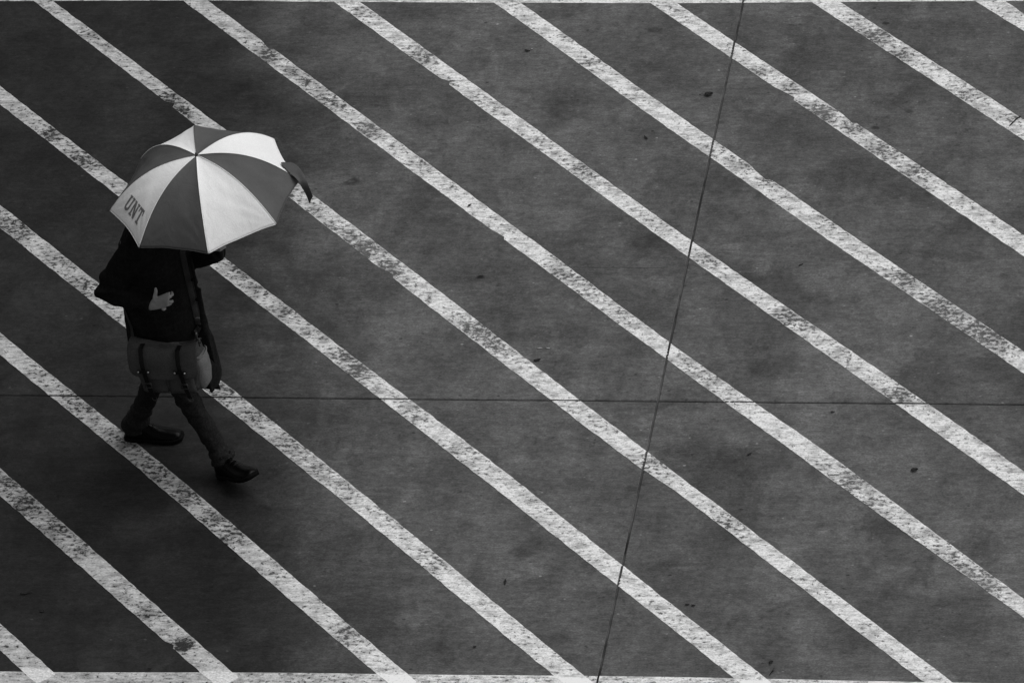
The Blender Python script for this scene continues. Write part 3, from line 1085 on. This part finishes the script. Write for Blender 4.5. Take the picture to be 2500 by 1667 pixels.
# ferrule, shaft, runner, ribs, handle
MB().tube([APX - UN * .02, APX + UN * .002, APX + UN * .012, APX + UN * .018], [.005, .008, .006, .003], 12).obj('ferrule', M_DULL, umbrella)
MB().tube([APX, APX - UN * .60], .0055, 12).obj('shaft', M_DULL, umbrella)
MB().tube([APX - UN * .49, APX - UN * .52, APX - UN * .62, APX - UN * .65, APX - UN * .66], [.010, .0155, .017, .015, .008], 14).obj('handle', M_LEATHER, umbrella)
run = APX - UN * .20
MB().tube([run + UN * .02, run - UN * .03], .012, 12).obj('runner', M_DULL, umbrella)
for i in range(8):
    ro = MB().tube([rib(i, .03 + .96 * a / 16) - UN * .004 for a in range(17)], .0018, 6).obj('rib', M_DULL, umbrella)
    MB().tube([run, rib(i, .5) - UN * .005], .0016, 6).obj('strut', M_DULL, ro)
    MB().ball(TIPS[i], .004, 8, 6).obj('rib_tip', M_DULL, ro)

# the dark flap that has come loose at one rib
R1 = lambda q: (220 + q[0] / 4.0207, 290 + q[1] / 4.0207)
outer = [(1968, 420), (2015, 448), (2062, 490), (2098, 545), (2125, 595), (2148, 660), (2170, 715), (2192, 768)]
inner = [(1858, 432), (1915, 490), (1975, 555), (2040, 600), (2056, 640), (2098, 702), (2134, 778), (2158, 856)]
F = MB()
yT = TIPS[2].y
rows = []
for k, (o_, i_) in enumerate(zip(outer, inner)):
    row = []
    for m in range(5):
        q = (i_[0] + (o_[0] - i_[0]) * m / 4, i_[1] + (o_[1] - i_[1]) * m / 4)
        if k == 7:
            q = (q[0], q[1] - 30 * sin(pi * m / 4))
        fx, fy = R1(q)
        d = ray(fx, fy)
        base = CP + d * ((UC + UN * .012 - CP).dot(UN) / d.dot(UN))      # on the rim level
        hang = aty(fx, fy, yT - .02 - .03 * k / 7)
        g = min(1, max(0, (k - 2) / 3))
        pull = (.085, .08, .06, .035, .02, .01, 0, 0)[k] * (1 - m / 4) + (.035, .02, .01, 0, 0, 0, 0, 0)[k] * m / 4
        base = base - d.normalized() * pull
        row.append(base.lerp(hang, g) + Vector((0, 0, .004 * sin(m * 1.5 + k))))
    rows.append(row)
vs = [q for r in rows for q in r]
fs = [[i * 5 + j, i * 5 + j + 1, i * 5 + j + 6, i * 5 + j + 5] for i in range(7) for j in range(4)]
F.add(vs, fs)
fo = F.obj('loose_flap', M_FLAP, umbrella, solid=.0012)
fo['label'] = 'dark flap of cloth hanging loose with a forked end'
ss = fo.modifiers.new('soft', 'SUBSURF')
ss.levels = ss.render_levels = 2

# ------------------------------------------------------------------ shoulder bag
bu = Vector((cos(radians(-8)), sin(radians(-8)), 0))       # along the face
bn_ = Vector((bu.y, -bu.x, 0))                              # out of the face, towards the camera side
ROLL = radians(5)                                           # the forward end hangs a little higher
bu, bz = bu * cos(ROLL) + Vector((0, 0, sin(ROLL))), Vector((0, 0, cos(ROLL))) - bu * sin(ROLL)
tl, tr = aty(311, 838, -1.24), aty(476, 831, -1.34)
bw = .17
bc = (tl + tr) * .5 - bn_ * .075
BT = .955
BB = .690
bc.z = 0
bag = thing('messenger_bag', 'grey canvas messenger bag with two dark buckled straps on the hip of the walking person', 'bag', bc + bz * BB)


def bp(x, d, z):
    """x along the face, d out of it (0 middle), z from the bottom 0 to the top 1"""
    lean = .02 * (z - .5)
    return bc + Vector((0, 0, BB)) + bu * (x + .012 * (1 - z)) * .93 + bn_ * (d * 1.1 - lean) + bz * ((BT - BB) * z)


G = MB()
rings = []
for z, wx, dd in ((0, .135, .040), (.03, .157, .053), (.12, .172, .062), (.35, .182, .064), (.6, .188, .056), (.85, .192, .040), (.93, .193, .028), (.955, .187, .020)):
    r = []
    for j in range(48):
        a = 2 * pi * j / 48
        ca, sa = cos(a), sin(a)
        x = math.copysign(abs(ca) ** .28, ca) * wx
        d = math.copysign(abs(sa) ** .45, sa) * dd
        bulge = .010 * (1 - (x / wx) ** 2) * (1 - z) if sa > 0 else 0
        sag = .13 * (1 - (x / wx) ** 2) * max(0, (z - .6) / .4)
        r.append(bp(x, d + bulge, z - sag))
    rings.append(r)
G.loft(rings)
gv, gf, gn = fuse(G, .006, 2)
gv = [v + n * (.007 * noise.noise(v * 14) + .003 * noise.noise(v * 34)) for v, n in zip(gv, gn)]
mesh_obj('bag_body', gv, gf, M_CANVAS, bag)
# flap: wraps over the top and hangs down the face, rounded corners
flap_rows = []
prof = [(-.036, .90), (-.03, .955), (-.012, .975), (.012, .975), (.034, .955), (.050, .88), (.066, .75), (.076, .6), (.081, .48), (.083, .40), (.083, .365)]
for k, (d, z) in enumerate(prof):
    row = []
    for m in range(25):
        q = -1 + m / 12
        wx = .197
        if z < .52:
            cut = (.52 - z) / .155
            wx = .197 - .050 * (1 - sqrt(max(0, 1 - cut * cut)))
        x = q * wx
        sag = .14 * (1 - q * q) * max(0, (z - .55) / .45) if z > .55 else 0
        zz = z - sag + .012 * q * q * (1 if z < .45 else 0)
        dd = d + .006 * (1 - q * q) + .008 * noise.noise(Vector((x * 13, z * 4, 2)))
        row.append(bp(x, dd, zz))
    flap_rows.append(row)
FM = MB()
FM.loft(flap_rows, caps=False, closed=False)
fo2 = FM.obj('flap', M_CANVAS, bag, solid=.005)
ss = fo2.modifiers.new('soft', 'SUBSURF')
ss.levels = ss.render_levels = 1
# front pockets below the flap with a seam between
for x0, x1 in ((-.150, -.012), (.002, .150)):
    PM = MB()
    rws = []
    for k in range(7):
        z = .04 + .42 * k / 6
        rws.append([bp(x0 + (x1 - x0) * m / 8, .071 + .010 * sin(pi * m / 8) * sin(pi * (.15 + .7 * k / 6)), z) for m in range(9)])
    PM.loft(rws, caps=False, closed=False)
    PM.obj('front_pocket', M_CANVAS, bag, solid=.005)
# piping along the bottom edge
MB().tube([bp(-.150 + .300 * m / 20, .064 + .006 * sin(pi * m / 20), .035 - .008 * sin(pi * m / 20)) for m in range(21)], .004, 8).obj('bottom_seam', M_CANVAS, bag)
# side pocket at the forward end
SP = MB()
rings = []
for z, e, hd in ((.02, .010, .036), (.10, .026, .046), (.35, .034, .050), (.55, .030, .050), (.66, .022, .050), (.70, .020, .049)):
    xw = .172 + .014 * min(1, z * 2.2)
    r = [bp(xw + e * (max(0, sin(pi * j / 14)) ** .5), -hd + 2 * hd * j / 14, z) for j in range(15)] + [bp(xw - .015, hd - 2 * hd * j / 6, z) for j in range(7)]
    rings.append(r)
SP.loft(rings)
so = SP.obj('side_pocket', M_CANVAS2, bag, bevel=.002)
MB().tube([bp(.186 + .026 * (max(0, sin(pi * j / 14)) ** .5), -.05 + .1 * j / 14, .705) for j in range(15)], .004, 8).obj('pocket_binding', M_CANVAS2, so)


def strip(path, half, th, name, mat, parent, side=None):
    """flat strap following a path; half is the half width vector"""
    m = MB()
    rings = []
    for i, q in enumerate(path):
        t = (path[min(i + 1, len(path) - 1)] - path[max(i - 1, 0)]).normalized()
        h = Vector(half) if not callable(half) else half(i)
        n = t.cross(h).normalized() * th
        rings.append([q + h + n, q - h + n, q - h - n, q + h - n])
    m.loft(rings)
    return m.obj(name, mat, parent, bevel=.0008)


for xc, sl in ((-.118, .028), (.088, .028)):
    path = []
    for d, z in ((-.02, .98), (.006, .992), (.034, .975), (.050, .90), (.058, .84), (.070, .75), (.087, .6), (.091, .48), (.093, .38), (.094, .28), (.093, .16), (.091, .05), (.086, -.02)):
        x = xc + sl * (1 - z)
        sag = .14 * (1 - (x / .197) ** 2) * max(0, (z - .55) / .45)
        path.append(bp(x, d + (.017 if z > .7 else .008), z - sag + (.012 if z > .93 else 0)))
    st = strip(path, bu * .0115, .0016, 'leather_strap', M_LEATHER, bag)
    x = xc + sl * .45
    kc = bp(x, .103, .56)
    kp = strip([kc - bu * .032 - bn_ * .006, kc - bu * .02, kc, kc + bu * .02, kc + bu * .032 - bn_ * .006], bz * .008, .002, 'keeper', M_LEATHER, st)
    for s in (-1, 1):
        MB().ball(kc + bu * (.026 * s) + bn_ * .001, (.006, .006, .006), 10, 6).obj('rivet', M_STEEL, st)
    bk = bp(xc + sl * .72, .104, .27)
    MB().tube([bk + bu * (.017 * a) + bz * (.013 * b) for a, b in ((-1, -1), (-1, 1), (1, 1), (1, -1), (-1, -1))], .0026, 8).obj('buckle', M_DULL, st)
    e = path[-1]
    MB().tube([e + bu * (.012 * cos(q)) + bz * (.012 * sin(q)) - bz * .006 for q in (2 * pi * j / 12 for j in range(13))], .0018, 6).obj('strap_ring', M_DULL, st)
# shoulder strap: over the far shoulder, across the front, to both ends of the bag
hookF = bp(.192, 0, .95)
hookB = bp(-.19, -.02, .94)
from mathutils.bvhtree import BVHTree
tree = BVHTree.FromPolygons(kv, kf)


def on_coat_px(px, py, gap=.006):
    d = ray(px, py).normalized()
    h, n, _, _ = tree.ray_cast(CP, d)
    return h - d * gap


def on_coat(q, gap=.012):
    h, n, _, _ = tree.find_nearest(q)
    return h + n * gap


knots = [(485, 798), (478, 765), (469, 725), (460, 685), (452, 650), (445, 618)]
front = []
for (a, b), (c, e) in zip(knots, knots[1:]):
    for k in range(4):
        front.append(on_coat_px(a + (c - a) * k / 4, b + (e - b) * k / 4, .022))
front.append(on_coat_px(445, 618, .022))
over = [on_coat(L(f, l, u)) for f, l, u in ((.15, .03, 1.36), (.13, .06, 1.42), (.06, .10, 1.50), (-.03, .11, 1.50), (-.12, .07, 1.44), (-.18, .0, 1.32), (-.20, -.06, 1.18), (-.21, -.12, 1.06))]
for it in range(6):                                   # webbing bridges the folds instead of following them
    front = [front[0]] + [front[k] * .5 + (front[k - 1] + front[k + 1]) * .25 for k in range(1, len(front) - 1)] + [front[-1]]
sp = [hookF + bz * .05] + front + over + [hookB + Vector((-.01, .04, .03)), hookB]
towards_cam = (CP - sp[8]).normalized()


def strap_half(i):
    t = (sp[min(i + 1, len(sp) - 1)] - sp[max(i - 1, 0)]).normalized()
    _, n, _, _ = tree.find_nearest(sp[i])
    if i <= len(front):
        n = (n * .5 + towards_cam).normalized()
    return t.cross(n).normalized() * .0150


dirv = Vector((.97, .0, .22))
strip(sp, strap_half, .0018, 'shoulder_strap', M_STRAPW, bag)
slc = on_coat_px(481, 778, .026)
MB().box(slc, bu * .021, bz * .007, bn_ * .004).obj('strap_slider', M_CANVAS2, bag, bevel=.002)
slc2 = on_coat_px(484.5, 794, .026)
MB().box(slc2, bu * .018, bz * .009, bn_ * .004).obj('strap_keeper', M_STRAPW, bag, bevel=.002)
hk = MB()
hk.tube([hookF + bz * .055, hookF + bz * .04 + bn_ * .004, hookF + bz * .025 + bn_ * .004, hookF + bz * .012, hookF - bz * .03], [.004, .006, .004, .006, .004], 8)
hk.obj('snap_hook', M_DULL, bag)
MB().tube([hookF + bu * (.012 * cos(q)) + bz * (.014 * sin(q)) for q in (2 * pi * j / 12 for j in range(13))], .0024, 6).obj('ring', M_DULL, bag)

# ------------------------------------------------------------------ litter on the ground
T = NT('dead_leaf')
M_LEAF = T.fin(T.math('MULTIPLY', .020, T.step(T.noise(T.scaled(T.objpos(), (60, 60, 60)), 1, 4), .3, .7, .5, 1.6)), .7, .15)
T = NT('pale_chip')
M_CHIP = T.fin(T.math('MULTIPLY', .42, T.step(T.noise(T.scaled(T.objpos(), (80, 80, 80)), 1, 3), .3, .7, .7, 1.2)), .7, .15)


def leaf(px, py, length, width, ang, label, stem=0.0, mat=None, cat='leaf', name='dead_leaf', group=None, curl=.25, z=.0):
    c = gnd(px, py)
    c.z = z + .003
    o = thing(name, label, cat, c, group or ('fallen leaves scattered on the concrete' if cat == 'leaf' else 'pale paper chips on the concrete'))
    a = Vector((cos(ang), sin(ang), 0))
    b = Vector((-sin(ang), cos(ang), 0))
    rows = []
    n = 7
    for i in range(n + 1):
        t = i / n
        wv = width * .5 * (sin(pi * min(.97, t * .94 + .04)) ** .8) * (1 + .25 * rnd.uniform(-1, 1))
        row = []
        for j in (-1, -.5, 0, .5, 1):
            h = curl * width * (j * j) + curl * length * .25 * (2 * t - 1) ** 2 + .001
            row.append(c + a * (length * (t - .5)) + b * (wv * j) + Vector((0, 0, h)))
        rows.append(row)
    MB().loft(rows, caps=False, closed=False).obj('blade', mat or M_LEAF, o, solid=.0012)
    if stem:
        MB().tube([c - a * length * .5 + Vector((0, 0, .004)), c - a * (length * .5 + stem * .6) + Vector((0, 0, .007)), c - a * (length * .5 + stem) + Vector((0, 0, .003))], [.0018, .0016, .0022], 6).obj('stem', mat or M_LEAF, o)
    return o


leaf(1731, 233, .042, .034, .1, 'broad dark leaf with a thin stem lying just beside the lengthwise joint', .03)
leaf(1577, 338, .034, .011, -.9, 'narrow slanted dark leaf below the broad stemmed leaf, on bare concrete before the lengthwise joint')
leaf(1288, 126, .034, .012, -.3, 'small curled dark leaf next to a pale chip, near the top border line')
leaf(1147, 504, .024, .012, .8, 'dark bud lying on a white stripe near its lower edge', z=.0026)
leaf(1234, 1422, .038, .012, 1.75, 'comma shaped dark leaf alone in the middle of a dark band near the bottom border')
leaf(2233, 1149, .034, .024, .2, 'blackest round leaf, alone in the wide dark band below the cross joint')
leaf(1830, 1110, .026, .010, .7, 'small slanted dark leaf just below the crossing of the two joints')
leaf(1678, 1477, .022, .009, 0, 'first of two tiny dark leaves side by side, the one nearer the lengthwise joint')
leaf(1693, 1479, .022, .010, -.3, 'second of two tiny dark leaves side by side, the one farther from the lengthwise joint')
leaf(1312, 881, .036, .016, .3, 'ragged dark leaf against the edge of a stripe just above the cross joint')
leaf(64, 1449, .062, .014, .25, 'long thin dark leaf in the lowest dark band at the edge of the photo')
leaf(103, 1493, .024, .012, .1, 'small dark leaf a hand below the long thin leaf')
leaf(1956, 648, .026, .008, .6, 'thin dark leaf in the dark band beside the lengthwise joint, well above the cross joint')
leaf(1159, 1580, .016, .010, 0, 'tiny dark leaf crumb near the bottom border line between two stripes')
leaf(1883, 1617, .020, .016, .5, 'small dark leaf above a short twig, near the bottom border line')
leaf(2033, 1007, .022, .010, 0, 'small dark leaf just under the cross joint, beside a stripe')
leaf(366, 1634, .018, .012, 0, 'small dark leaf touching the bottom border line', z=.0012)
leaf(1318, 851, .026, .006, .1, 'longer of two pale paper chips near a stripe edge', mat=M_CHIP, cat='chip', name='paper_chip', curl=.1)
leaf(1338, 851, .022, .007, -.2, 'shorter of two pale paper chips near a stripe edge', mat=M_CHIP, cat='chip', name='paper_chip', curl=.1)
leaf(1299, 121, .012, .006, .4, 'tiny pale chip next to the curled leaf near the top border line', mat=M_CHIP, cat='chip', name='paper_chip', curl=.1)


def twig(pts, r, label, z):
    w_ = [gnd(a, b) for a, b in pts]
    for q in w_:
        q.z = z + r * 1.2
    o = thing('twig', label, 'twig', w_[0])
    MB().tube(w_, [r * .7] + [r] * (len(w_) - 2) + [r * .6], 7).obj('wood', M_LEAF, o)
    MB().tube([w_[1], w_[1] + Vector((.015, .012, .004))], [r * .6, r * .4], 6).obj('side_shoot', M_LEAF, o)


twig([(2492, 288), (2484, 291), (2476, 299), (2470, 305), (2465, 310)], .0036, 'crooked dark twig lying across a white stripe at the edge of the photo', .0026)
twig([(1890, 1631), (1884, 1641), (1879, 1648)], .0026, 'short dark twig in the dark band near the bottom border line', 0)
